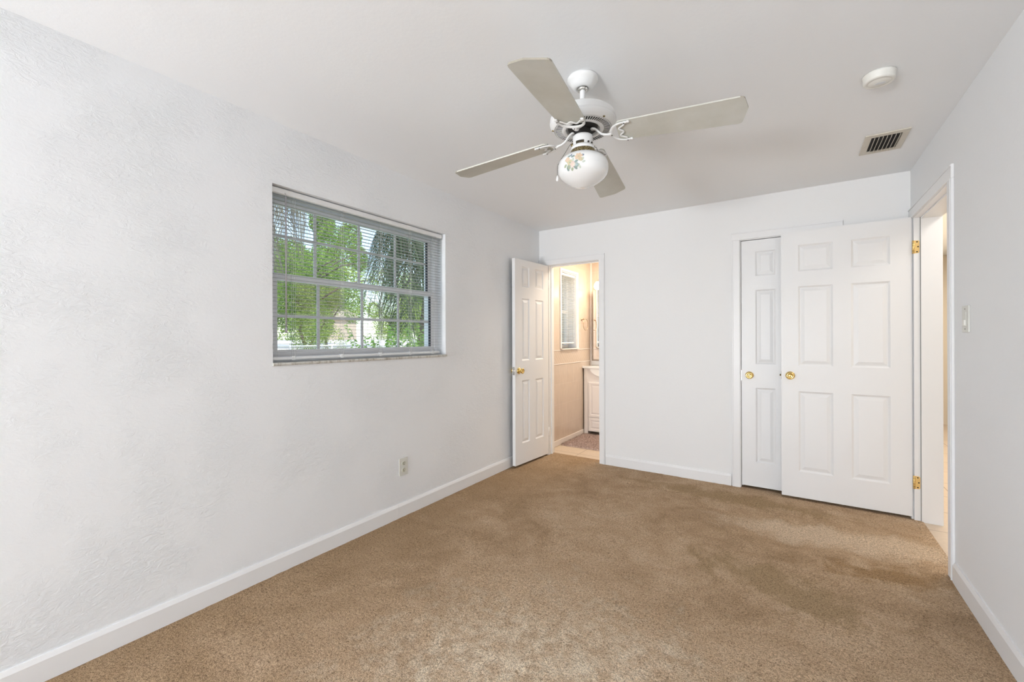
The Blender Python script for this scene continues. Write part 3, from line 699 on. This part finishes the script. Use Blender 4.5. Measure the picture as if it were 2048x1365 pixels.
for k in range(4):
    ang = th0 - k * PI / 2
    if k == 0:
        a_ = empty('blade_arm', (0, 0, ZB - H)); a_.parent = fan
        b = MB(); b.prism(blade_outline(), 2, -.003, .003, 0, M=pitch @ Matrix.Translation((0, 0, .006)))
        nn = len(blade_outline()); b.m = [0, 0] + [1 if (4 <= i <= 9) else 0 for i in range(nn)]
        blade = b.build('fan_blade', [M['blade'], M['blade_edge']], a_)
        b = MB(); pz = -.003
        arm = [(.046, 0, .0425), (.055, 0, .041), (.064, 0, .034), (.074, 0, .022), (.086, 0, .010), (.100, 0, .003), (.115, 0, .000), (.130, 0, pz)]
        b.tube(arm, [.0085, .0085, .008, .0078, .0078, .008, .0085, .0095], 12, flat=.62)
        b.lathe([(0, -.004), (.0095, -.003), (.0105, 0), (.0095, .003), (0, .004)], 18, Matrix.Translation((.047, 0, .0430)))
        cres = []
        for q in range(21):
            t_ = -PI / 2 + PI * q / 20; cres.append(pitch @ Vector((.192 - .062 * math.cos(t_) ** .8 if abs(t_) < 1.57 else .192, .0563 * math.sin(t_), pz)))
        b.tube(cres, [.0050 + .0030 * abs(math.cos(PI * (q / 20 - .5))) for q in range(21)], 8, flat=.6)
        wav = []
        for q in range(25):
            s_ = -1 + q / 12; wav.append(pitch @ Vector((.176 + .010 * math.cos(2 * PI * s_) - .004 * math.cos(PI * s_), .046 * s_, pz)))
        b.tube(wav, .0042, 8, flat=.7)
        for sy in (-.0563, .0563):
            b.tube([pitch @ Vector((.188, sy, pz)), pitch @ Vector((.206, sy, pz))], .0070, 10, flat=.6)
            b.lathe([(0, -.004), (.0075, -.003), (.0080, .001), (.007, .003), (0, .003)], 16, pitch @ Matrix.Translation((.207, sy, pz)))
        iron = b.build('blade_iron', M['white_metal'], a_)
        kids = [blade, iron]
        for Mx in (pitch @ Matrix.Translation((.192, -.0563, pz)), pitch @ Matrix.Translation((.192, .0563, pz)), Matrix.Translation((.047, 0, .0430)), Matrix.Translation((.131, 0, pz - .001))):
            b = MB(); b.lathe([(0, -.0056), (.0028, -.0050), (.0030, -.0030)], 10, Mx); kids.append(b.build('screw', M['dark_metal'], a_))
        a_.rotation_euler = (hang @ Matrix.Rotation(ang, 3, 'Z')).to_euler(); proto = a_
    else:
        a_ = proto.copy(); col.objects.link(a_); a_.parent = fan; a_.rotation_euler = (hang @ Matrix.Rotation(ang, 3, 'Z')).to_euler()
        for ch in kids:
            c_ = ch.copy(); col.objects.link(c_); c_.parent = a_

# ------------------------------------------------------------------ bathroom
BL = .012                                     # tile face of the bathroom's left wall
BWY0, BWY1, BWZ0, BWZ1 = 4.555, 5.000, 1.140, 2.075
b = MB()
def tw(y0_, y1_, z0, z1, mi): 
    if y1_ > y0_ and z1 > z0: b.box((-.24, y0_, z0), (BL, y1_, z1), mi)
for z0, z1, mi in ((-.1, .96, 0), (1.12, BWZ0, 0), (BWZ1, H, 0)): tw(4.17, 5.6, z0, z1, mi)
tw(4.17, 5.6, .96, 1.12, 1); tw(4.17, BWY0, BWZ0, BWZ1, 0); tw(BWY1, 5.6, BWZ0, BWZ1, 0)
struct(b.build('wall_bathroom_left', [M['bath_tile'], M['listello']]))
b = MB(); b.box((BL, 5.45, -.1), (1.62, 5.6, .96)); b.box((BL, 5.45, .96), (1.62, 5.6, 1.12), 1); b.box((BL, 5.45, 1.12), (1.62, 5.6, H)); struct(b.build('wall_bathroom_back', [M['bath_tile_back'], M['listello']]))
b = MB(); b.box((1.5, 4.17, -.1), (1.62, 5.45, H)); struct(b.build('wall_bathroom_right', M['cream_wall']))
b = MB(); b.box((BL, 4.17, 0), (BL + .010, 5.45, .065)); struct(b.build('baseboard_bathroom_left', M['warm_white'], bevel=.003))
for z in (.955, 1.118):
    b = MB(); b.box((BL, 4.17, z - .004), (BL + .005, 5.45, z + .004)); struct(b.build('trim_5', M['warm_white'], bevel=.002))
b = MB(); b.box((BL, 5.425, .0), (BL + .022, 5.45, H)); struct(b.build('trim_6', M['warm_white'], bevel=.003))
# little window
w2 = struct(empty('window_2', (0, 0, 0)))
b = MB()
b.box((BL, BWY0 - .028, BWZ0), (BL + .012, BWY0, BWZ1)); b.box((BL, BWY1, BWZ0), (BL + .012, BWY1 + .028, BWZ1)); b.box((BL, BWY0 - .028, BWZ1), (BL + .012, BWY1 + .028, BWZ1 + .028))
for q in ((BWY0, BWY0 + .012), (BWY1 - .012, BWY1)): b.box((-.16, q[0], BWZ0), (BL, q[1], BWZ1))
b.box((-.16, BWY0 + .012, BWZ1 - .012), (BL, BWY1 - .012, BWZ1))
b.build('casing', M['window_vinyl'], w2, bevel=.002)
b = MB()
for q in ((BWY0 + .012, BWY0 + .045), (BWY1 - .045, BWY1 - .012)): b.box((-.15, q[0], BWZ0), (-.11, q[1], BWZ1 - .012))
b.box((-.15, BWY0 + .045, 1.58), (-.105, BWY1 - .045, 1.625)); b.box((-.15, BWY0 + .045, BWZ0), (-.11, BWY1 - .045, BWZ0 + .04)); b.box((-.15, BWY0 + .045, BWZ1 - .05), (-.11, BWY1 - .045, BWZ1 - .012)); b.build('frame', M['window_vinyl'], w2)
b = MB(); b.box((-.134, BWY0 + .04, BWZ0 + .03), (-.131, BWY1 - .04, BWZ1 - .04)); b.build('glass_pane', M['glass'], w2)
b = MB(); b.box((-.16, BWY0 - .02, BWZ0 - .016), (BL + .028, BWY1 + .02, BWZ0)); b.build('sill', M['warm_white'], w2, bevel=.004)
bb = blind('window_blind', -.030, -.005, BWY0 + .016, BWY1 - .018, BWZ1 - .014, BWZ0 + .055, .0205, None, [BWY0 + .10, BWY1 - .10], 'x', True, tilt=.35)
tag(bb, 'narrow white mini blind in the small bathroom window', 'blind')
# towel ring
e = empty('towel_ring', (BL, 5.145, 1.510)); tag(e, 'brass towel ring on the bathroom tile beside the small window', 'towel ring')
b = MB(); b.lathe([(0, 0), (.020, 0), (.020, .004), (.012, .010), (.008, .012), (.008, .040), (.011, .043), (0, .048)], 28, Matrix.Rotation(PI / 2, 4, 'Y')); b.build('mount', M['ring'], e)
b = MB(); b.tube([(.042, .066 + .074 * math.cos(a) - .03, -.070 + .074 * math.sin(a)) for a in [2 * PI * k / 48 for k in range(48)]], .0038, 8, closed=True); b.build('ring', M['ring'], e)
# vanity
e = empty('bathroom_vanity', (.34, 5.31, 0)); tag(e, 'white bathroom vanity with raised-panel door and curved basin', 'vanity')
vx0, vx1, vy0, vy1 = -.31, .29, -.135, .137
b = MB(); b.box((vx0, vy0, .012), (vx0 + .055, vy1, .868)); b.box((vx1 - .055, vy0, .012), (vx1, vy1, .868)); b.box((vx0, vy0 + .010, .06), (vx1, vy1, .868)); b.build('cabinet', M['warm_white'], e, bevel=.003)
def raised(name, x0, x1, z0, z1, y):
    b = MB(); th = .016; rings = [(0, 0), (.004, -.0035), (.030, -.0035), (.036, .003), (.044, .003), (.060, -.002), (.066, -.002)]
    if z1 - z0 < .14: rings = [(0, 0), (.004, -.0035), (.018, -.0035), (.022, .003), (.026, .003), (.036, -.002), (.04, -.002)]
    vs = []; yf = y - th
    for ins, d_ in rings: vs += [(x0 + ins, yf + d_ + .0035, z0 + ins), (x1 - ins, yf + d_ + .0035, z0 + ins), (x1 - ins, yf + d_ + .0035, z1 - ins), (x0 + ins, yf + d_ + .0035, z1 - ins)]
    fs = [(k * 4 + q, k * 4 + (q + 1) % 4, k * 4 + 4 + (q + 1) % 4, k * 4 + 4 + q) for k in range(len(rings) - 1) for q in range(4)]; fs.append(tuple(range(len(vs) - 4, len(vs))))
    n = len(vs); vs += [(x0, y, z0), (x1, y, z0), (x1, y, z1), (x0, y, z1)]; fs += [(q, (q + 1) % 4, n + (q + 1) % 4, n + q) for q in range(4)] + [(n, n + 1, n + 2, n + 3)]
    b.add(vs, fs); return b.build(name, M['warm_white'], e)
raised('door', vx0 + .060, vx0 + .298, .235, .690, vy0 + .012); raised('door', vx1 - .298, vx1 - .060, .235, .690, vy0 + .012)
raised('drawer', vx0 + .060, vx1 - .060, .050, .225, vy0 + .012)
b = MB(); b.prism([(vx0 - .012, .868), (vx1 + .012, .868), (vx1 + .016, .876), (vx1 + .016, .890), (vx1 + .012, .896), (vx0 - .012, .896), (vx0 - .016, .890), (vx0 - .016, .876)], 1, vy0 - .022, vy1)
bw = []
for k in range(13):
    a = PI * k / 12; bw.append((-.01 + .215 * math.cos(a), .868 - .110 * math.sin(a)))
b.prism(bw, 1, vy0 - .012, vy0 + .10); b.box((vx0 - .01, vy1 - .02, .896), (vx1 + .01, vy1, .955)); b.build('basin_top', M['opal'], e, bevel=.004)
b = MB(); b.tube([(-.01, .06, .896), (-.01, .06, .93), (-.01, .045, .955), (-.01, .0, .955), (-.01, -.012, .94)], .010, 10); b.build('faucet', M['steel'], e)
for xx in (vx0 + .278, vx1 - .278):
    pass
# mirror
e = empty('bathroom_mirror', (.40, 5.33, 1.10)); tag(e, 'mirrored wall cabinet above the bathroom vanity', 'mirror')
b = MB(); b.box((-.300, .0, -.12), (.30, .004, .80)); b.build('mirror_glass', M['mirror'], e)
b = MB(); b.box((-.300, .0045, -.12), (.300, .119, .80)); b.build('cabinet', M['warm_white'], e)
# vanity light
e = empty('vanity_light', (.40, 5.41, 2.00)); tag(e, 'lit vanity light with glowing glass shades above the bathroom mirror', 'light fixture')
b = MB(); b.box((-.28, .005, -.045), (.22, .039, .045)); b.build('back_plate', M['steel'], e, bevel=.004)
for k, xx in enumerate((-.215, .0, .19)):
    b = MB(); b.tube([(xx, .006, .01), (xx, -.13, .01), (xx, -.14, -.0)], .007, 8); b.build('arm', M['steel'], e)
    b = MB(); b.lathe([(.014, .006), (.026, -.004), (.042, -.03), (.047, -.058), (.040, -.085), (.022, -.1), (0, -.104)], 28, Matrix.Translation((xx, -.142, 0))); b.build('lamp_shade', M['bulb'], e)
    light('vanity_bulb', 'POINT', (.40 + xx, 5.17, 1.88), 1.0, (1, .72, .44), .05)
# shag rug
e_b = MB(); nx, ny = 110, 90
def rz(x, y): return .018 + .008 * noise.noise((x * 60, y * 60, 1)) + .006 * noise.noise((x * 150, y * 150, 5))
rx0, rx1, ry0, ry1 = .032, .78, 4.50, 5.165
pts = []
for j in range(ny + 1):
    for i in range(nx + 1):
        u, v_ = i / nx, j / ny; edge = min(u, 1 - u, v_, 1 - v_)
        x = rx0 + (rx1 - rx0) * u + .004 * noise.noise((u * 40, v_ * 40, 0)); y = ry0 + (ry1 - ry0) * v_ + .006 * noise.noise((u * 40, v_ * 40, 9))
        pts.append((x, y, -.001 + rz(x, y) * min(1, edge * 40)))
e_b.add(pts, [(j * (nx + 1) + i, j * (nx + 1) + i + 1, (j + 1) * (nx + 1) + i + 1, (j + 1) * (nx + 1) + i) for j in range(ny) for i in range(nx)], 0, False)
rrn = random.Random(2)
for k in range(7000):
    x = rrn.uniform(rx0, rx1); y = rrn.uniform(ry0, ry1); z = .012; h_ = rrn.uniform(.010, .020); a = rrn.uniform(0, 6.28); dx, dy = .006 * math.cos(a), .006 * math.sin(a)
    if x + dx < rx0: dx = 0
    e_b.add([(x - .0016, y, z), (x + .0016, y, z), (x + dx, y + dy, z + h_)], [(0, 1, 2)])
tag(e_b.build('bath_rug', M['rug']), 'mauve brown shag bath rug in front of the white vanity', 'rug')

# ------------------------------------------------------------------ hallway end: door, casing
casing('trim_7', 1, 8.55, -1, 3.25, 4.02, 2.09, .07, .016)
d = struct(empty('door_4', (3.255, 8.53, 0)))
door_leaf(.76, .030, 2.078, [(.113, .330), (.437, .653)], ROWS, .015).build('door_leaf', M['door'], d)
b = MB(); b.box((-.005, .012, -.003), (.765, .018, 2.088)); b.build('gap', M['black'], d)
b = MB(); b.box((4.186, 1.5, 0), (4.20, 8.55, .09)); struct(b.build('baseboard_hall_right', M['trim']))

# ------------------------------------------------------------------ outdoors
def leafmat(name, c1, c2, c3):
    m = mat(name, c2, .55, spec=.25)
    gm = N(m, 'ShaderNodeNewGeometry')
    L(m, ramp(m, gm.outputs['Random Per Island'], [(0, (*c1, 1)), (.5, (*c2, 1)), (1, (*c3, 1))]), P(m).inputs['Base Color'])
    nt_ = m.node_tree; tl = N(m, 'ShaderNodeBsdfTranslucent'); ms = N(m, 'ShaderNodeMixShader'); ms.inputs[0].default_value = .45
    o_ = [n for n in nt_.nodes if n.type == 'OUTPUT_MATERIAL'][0]
    L(m, ramp(m, gm.outputs['Random Per Island'], [(0, (*[min(1, x * 1.5) for x in c1], 1)), (1, (*[min(1, x * 1.5) for x in c3], 1))]), tl.inputs[0])
    L(m, P(m).outputs[0], ms.inputs[1]); L(m, tl.outputs[0], ms.inputs[2]); L(m, ms.outputs[0], o_.inputs[0])
    return m
M['leaf_green'] = leafmat('tree_leaf_green', (.05, .13, .02), (.19, .33, .06), (.44, .56, .16))
M['leaf_yellow'] = leafmat('tree_leaf_yellow_green', (.18, .30, .05), (.38, .50, .11), (.62, .68, .28))
M['leaf_grey'] = leafmat('tree_leaf_grey', (.20, .20, .16), (.38, .37, .30), (.56, .54, .46))
M['leaf_bright'] = leafmat('shrub_leaf_bright', (.10, .24, .03), (.20, .38, .07), (.36, .52, .15))
M['frond'] = leafmat('palm_frond_green', (.030, .055, .028), (.06, .10, .05), (.14, .20, .10))
M['frond_dead'] = leafmat('palm_frond_dry', (.22, .19, .15), (.34, .30, .24), (.48, .44, .36))
M['bark'] = mat('bark', (.12, .10, .08), .9)
M['ground'] = mat('dry_lawn', (.42, .40, .30), .95)
gd = M['ground']; v = coords(gd); L(gd, ramp(gd, noise_t(gd, v, .8, 5, .6), [(.35, (.20, .27, .10, 1)), (.6, (.50, .47, .38, 1))]), P(gd).inputs['Base Color'])
M['roof'] = mat('white_roof', (.78, .75, .72), .7); M['stucco'] = mat('tan_stucco', (.48, .40, .32), .8); M['fascia'] = mat('fascia', (.46, .40, .33), .6)
M['shade_dark'] = mat('dark_shed_wall', (.05, .055, .05), .8)
b = MB(); b.box((-60, -12, -.75), (-.26, 60, -.7)); struct(b.build('ground', M['ground']))

def leaf_cloud(b, c_, rad, n, size, rn, long=1.7):
    blobs = [(Vector((rn.gauss(0, .45), rn.gauss(0, .45), rn.gauss(0, .40))), rn.uniform(.25, .5)) for _ in range(16)]
    for _ in range(n):
        bc, br_ = rn.choice(blobs); q = Vector((rn.gauss(0, 1), rn.gauss(0, 1), rn.gauss(0, 1))).normalized() * br_ * rn.uniform(.7, 1.0)
        p = bc + q; p = Vector((c_[0] + p.x * rad[0], c_[1] + p.y * rad[1], c_[2] + p.z * rad[2]))
        d1 = Vector((rn.uniform(-1, 1), rn.uniform(-1, 1), rn.uniform(-.9, .4))).normalized(); d2 = d1.cross(Vector((rn.uniform(-1, 1), rn.uniform(-1, 1), rn.uniform(-1, 1)))).normalized()
        s_ = size * rn.uniform(.6, 1.3); a_ = d1 * s_ * long; w_ = d2 * s_ * .5
        b.add([p, p + a_ * .45 + w_, p + a_, p + a_ * .45 - w_], [(0, 1, 2, 3)])
def branchy(b, base, top, rn, r=.10, n=7):
    base, top = Vector(base), Vector(top)
    pts = [base.lerp(top, k / 6) + Vector((rn.uniform(-.1, .1), rn.uniform(-.1, .1), 0)) * (k > 0) for k in range(7)]
    b.tube(pts, [r * (1 - .1 * k) for k in range(7)], 8)
    for _ in range(n):
        s_ = pts[rn.randint(3, 6)]; e_ = s_ + Vector((rn.uniform(-1.4, 1.4), rn.uniform(-1.6, 1.6), rn.uniform(.2, 1.6)))
        mid_ = s_.lerp(e_, .5) + Vector((0, 0, rn.uniform(0, .25))); b.tube([s_, mid_, e_], [r * .45, r * .3, r * .12], 6)
def tree(loc, crown_c, rad, n, size, mkey, label, seed, group=None, trunk_r=.07):
    rn = random.Random(seed); e_ = empty('tree', (loc[0], loc[1], -.7)); tag(e_, label, 'tree', group)
    T_ = lambda p: (p[0] - loc[0], p[1] - loc[1], p[2] + .7)
    b = MB(); branchy(b, T_((loc[0], loc[1], -.72)), T_((crown_c[0], crown_c[1], crown_c[2] + rad[2] * .2)), rn, trunk_r); b.build('trunk', M['bark'], e_)
    b = MB(); leaf_cloud(b, T_(crown_c), rad, n, size, rn); b.build('foliage', M[mkey], e_)
    return e_
tree((-8.6, 6.3, 0), (-8.6, 6.5, 2.3), (1.25, 1.3, 1.7), 46000, .026, 'leaf_green', 'bushy green tree seen through the left panes of the bedroom window', 1)
tree((-12.0, 9.2, 0), (-12.0, 9.2, 3.4), (1.15, 1.35, 2.0), 42000, .034, 'leaf_green', 'tall green tree behind the middle panes of the bedroom window', 2)
tree((-12.0, 12.8, 0), (-12.0, 12.6, 2.6), (1.05, 1.30, 1.5), 30000, .034, 'leaf_yellow', 'yellow-green tree outside beyond the hanging palm fronds', 3)
tree((-25.6, 17.0, 0), (-25.6, 17.0, 6.2), (2.0, 2.9, 3.7), 42000, .085, 'leaf_green', 'distant green tree behind the neighbouring tan house', 4)
tree((-23.0, 24.5, 0), (-23.0, 24.8, 3.6), (1.8, 2.2, 2.6), 24000, .09, 'leaf_green', 'distant green tree at the right end of the neighbouring roof', 5)
tree((-33.0, 22.0, 0), (-33.0, 22.5, 5.4), (2.2, 6.2, 3.6), 26000, .13, 'leaf_yellow', 'farthest tree, light green and wide, beyond the row of distant trees', 6)

# shrub right under the window
rn = random.Random(9); e_ = empty('shrub', (-1.75, 3.95, -.7)); tag(e_, 'bright green leafy shrub just outside the bedroom window', 'shrub')
bs = MB(); bf = MB()
for k in range(64):
    y = rn.uniform(-.85, .75); x = rn.uniform(-.4, .4); h_ = 1.98 + (.12 if y > .35 else -.02) + rn.uniform(-.18, .20) + (.16 if y > .45 else 0)
    top = Vector((x + rn.uniform(-.1, .1), y, h_)); base = Vector((x * .3, y * .4, 0)); mid_ = base.lerp(top, .6) + Vector((rn.uniform(-.05, .05), rn.uniform(-.05, .05), 0))
    bs.tube([base, mid_, top], [.010, .005, .002], 5)
    for q in range(44):
        p = mid_.lerp(top, .25 + .75 * q / 43); a = rn.uniform(0, 6.28); d1 = Vector((math.cos(a), math.sin(a), rn.uniform(-.6, .9))).normalized(); d2 = d1.cross(Vector((rn.uniform(-1, 1), rn.uniform(-1, 1), .6))).normalized(); s_ = rn.uniform(.035, .065)
        bf.add([p, p + d1 * s_ * .4 + d2 * s_ * .27, p + d1 * s_ - Vector((0, 0, .012)), p + d1 * s_ * .4 - d2 * s_ * .27], [(0, 1, 2, 3)])
bs.build('stems', M['leaf_green'], e_); bf.build('foliage', M['leaf_bright'], e_)

# palm trees with hanging fronds
def frond(b, base, az, length, rise, droop, rn, leaf=.42, nleaf=34, spread=.8):
    base = Vector(base); d_ = Vector((math.cos(az), math.sin(az), 0)); pts = []
    for k in range(25):
        t_ = k / 24; pts.append(base + d_ * length * (t_ - .25 * t_ ** 3) + Vector((0, 0, rise * math.sin(min(t_ * 2.2, PI)) - droop * t_ ** 2.2)))
    b.tube(pts, [.018 * (1 - .85 * k / 24) + .002 for k in range(25)], 5)
    side = Vector((-d_.y, d_.x, 0))
    for k in range(nleaf):
        t_ = .12 + .88 * k / nleaf; i = min(23, int(t_ * 24)); p = pts[i].lerp(pts[i + 1], t_ * 24 - i); tn = (pts[i + 1] - pts[i]).normalized()
        for sg in (-1, 1):
            ll = leaf * (1 - .55 * abs(t_ - .45)) * rn.uniform(.85, 1.1); out_ = (side * sg * spread + tn * .55 + Vector((0, 0, rn.uniform(-.3, 0)))).normalized()
            w_ = tn.cross(out_).cross(out_).normalized() * .011
            m1 = p + out_ * ll * .45 + Vector((0, 0, -.05 * ll)); m2 = p + out_ * ll * .72 + Vector((0, 0, -.42 * ll)); m3 = p + out_ * ll * .80 + Vector((0, 0, -.90 * ll))
            b.add([p - w_ * .6, p + w_ * .6, m1 + w_, m1 - w_, m2 + w_ * .8, m2 - w_ * .8, m3], [(0, 1, 2, 3), (3, 2, 4, 5), (5, 4, 6)])
def palm(loc, ztop, fronds, mkey, label, seed):
    rn = random.Random(seed); e_ = empty('palm_tree', (loc[0], loc[1], -.7)); tag(e_, label, 'palm tree')
    b = MB(); b.tube([(.1 * math.sin(k), 0, -.02 + (ztop + .72) * k / 12) for k in range(13)], [.14 + .012 * (k % 2) for k in range(13)], 12); b.build('trunk', M['bark'], e_)
    for (az, ln, rise, droop, leaf, mk) in fronds:
        b = MB(); frond(b, (0, 0, ztop + .7), math.radians(az), ln, rise, droop, rn, leaf); b.build('frond', M[mk or mkey], e_)
palm((-4.2, 6.55, 0), 3.75, [(-92, 1.7, .45, 1.7, .95, None), (-108, 1.5, .30, 2.0, 1.0, None), (-75, 1.5, .35, 2.1, .95, None), (-82, 1.1, .05, 2.4, .9, None), (-60, 1.2, .1, 2.3, .9, None), (-125, 1.3, .1, 2.2, .9, None),
     (-96, .9, .0, 2.2, .9, None), (-45, 1.3, .3, 1.9, .9, None), (-135, 1.6, .40, 1.4, .8, None), (180, 1.9, .5, 1.3, .8, None), (0, 1.7, .5, 1.4, .8, None), (90, 2.0, .6, 1.1, .8, None), (135, 1.9, .5, 1.3, .8, None), (45, 1.8, .6, 1.2, .8, None)],
     'frond', 'palm tree with long dark green fronds drooping at the right of the bedroom window', 21)
palm((-5.4, 2.6, 0), 4.35, [(84, 2.6, .50, .9, .95, None), (98, 2.3, .35, 1.3, .95, None), (70, 2.3, .35, 1.4, .95, None), (90, 1.8, .1, 1.8, .9, None), (110, 2.0, .2, 1.6, .9, None), (78, 3.0, .70, .8, .95, 'frond'), (60, 1.9, .3, 1.6, .9, None), (0, 2.0, .5, 1.2, .8, 'frond'), (180, 2.0, .5, 1.2, .8, None), (-90, 2.0, .5, 1.2, .8, 'frond'), (-45, 2.0, .4, 1.4, .8, None), (-140, 2.0, .4, 1.4, .8, None)],
     'frond_dead', 'palm tree with dry brownish fronds hanging at the upper left of the bedroom window', 22)

# neighbouring buildings
e_ = empty('neighbour_house', (-17.5, 14.0, -.7)); tag(e_, 'low neighbouring building with a wide pale roof outside the bedroom window', 'building')
b = MB(); b.box((-.8, -5.5, 0), (3.2, 6.6, 1.42)); b.build('wall', M['stucco'], e_)
b = MB(); b.prism([(-1.1, 1.42), (3.6, 1.42), (3.6, 1.58), (1.2, 1.92), (-1.1, 1.58)], 1, -5.9, 6.9); b.build('roof', M['roof'], e_)
b = MB(); b.box((3.55, -5.9, 1.36), (3.66, 6.9, 1.54)); b.build('fascia', M['fascia'], e_)
for yy in (-1.0, 1.2, 4.2):
    b = MB(); b.box((3.18, yy, .55), (3.24, yy + .8, 1.25)); b.build('window', M['shade_dark'], e_)
e_ = empty('tan_house', (-21.0, 15.6, -.7)); tag(e_, 'small tan house with a gable roof behind the pale roof', 'building')
b = MB(); b.box((-.6, -.9, 0), (.9, .9, 3.1)); b.build('wall', M['stucco'], e_)
b = MB(); b.prism([(-1.2, 3.1), (1.2, 3.1), (1.2, 3.2), (0, 3.75), (-1.2, 3.2)], 0, -.8, 1.1); b.build('roof', M['fascia'], e_)
# chain link fence
e_ = empty('chain_link_fence', (-7.2, 5.6, -.7)); tag(e_, 'grey chain link fence at the lower left outside the bedroom window', 'fence')
b = MB(); 
for y in (-1.4, -.35, .7, 1.75): b.tube([(0, y, 0), (0, y, 1.83)], .022, 8)
b.tube([(0, -1.4, 1.80), (0, 1.75, 1.80)], .018, 8); b.build('rails', M['muntin'], e_)
b = MB(); n = 60
for sg in (1, -1):
    for k in range(-22, 62):
        y0_ = -1.4 + k * .055; z0 = .6; ln = 1.18; y1_ = y0_ + ln; 
        a0 = max(0, (-1.4 - y0_) / ln); a1 = min(1, (1.75 - y0_) / ln)
        if a1 <= a0: continue
        zA, zB = (z0 + ln * a0, z0 + ln * a1) if sg > 0 else (z0 + ln * (1 - a0), z0 + ln * (1 - a1))
        b.tube([(.003 * sg, y0_ + ln * a0, zA), (.003 * sg, y0_ + ln * a1, zB)], .0028, 4, caps=False)
b.build('mesh', M['muntin'], e_)
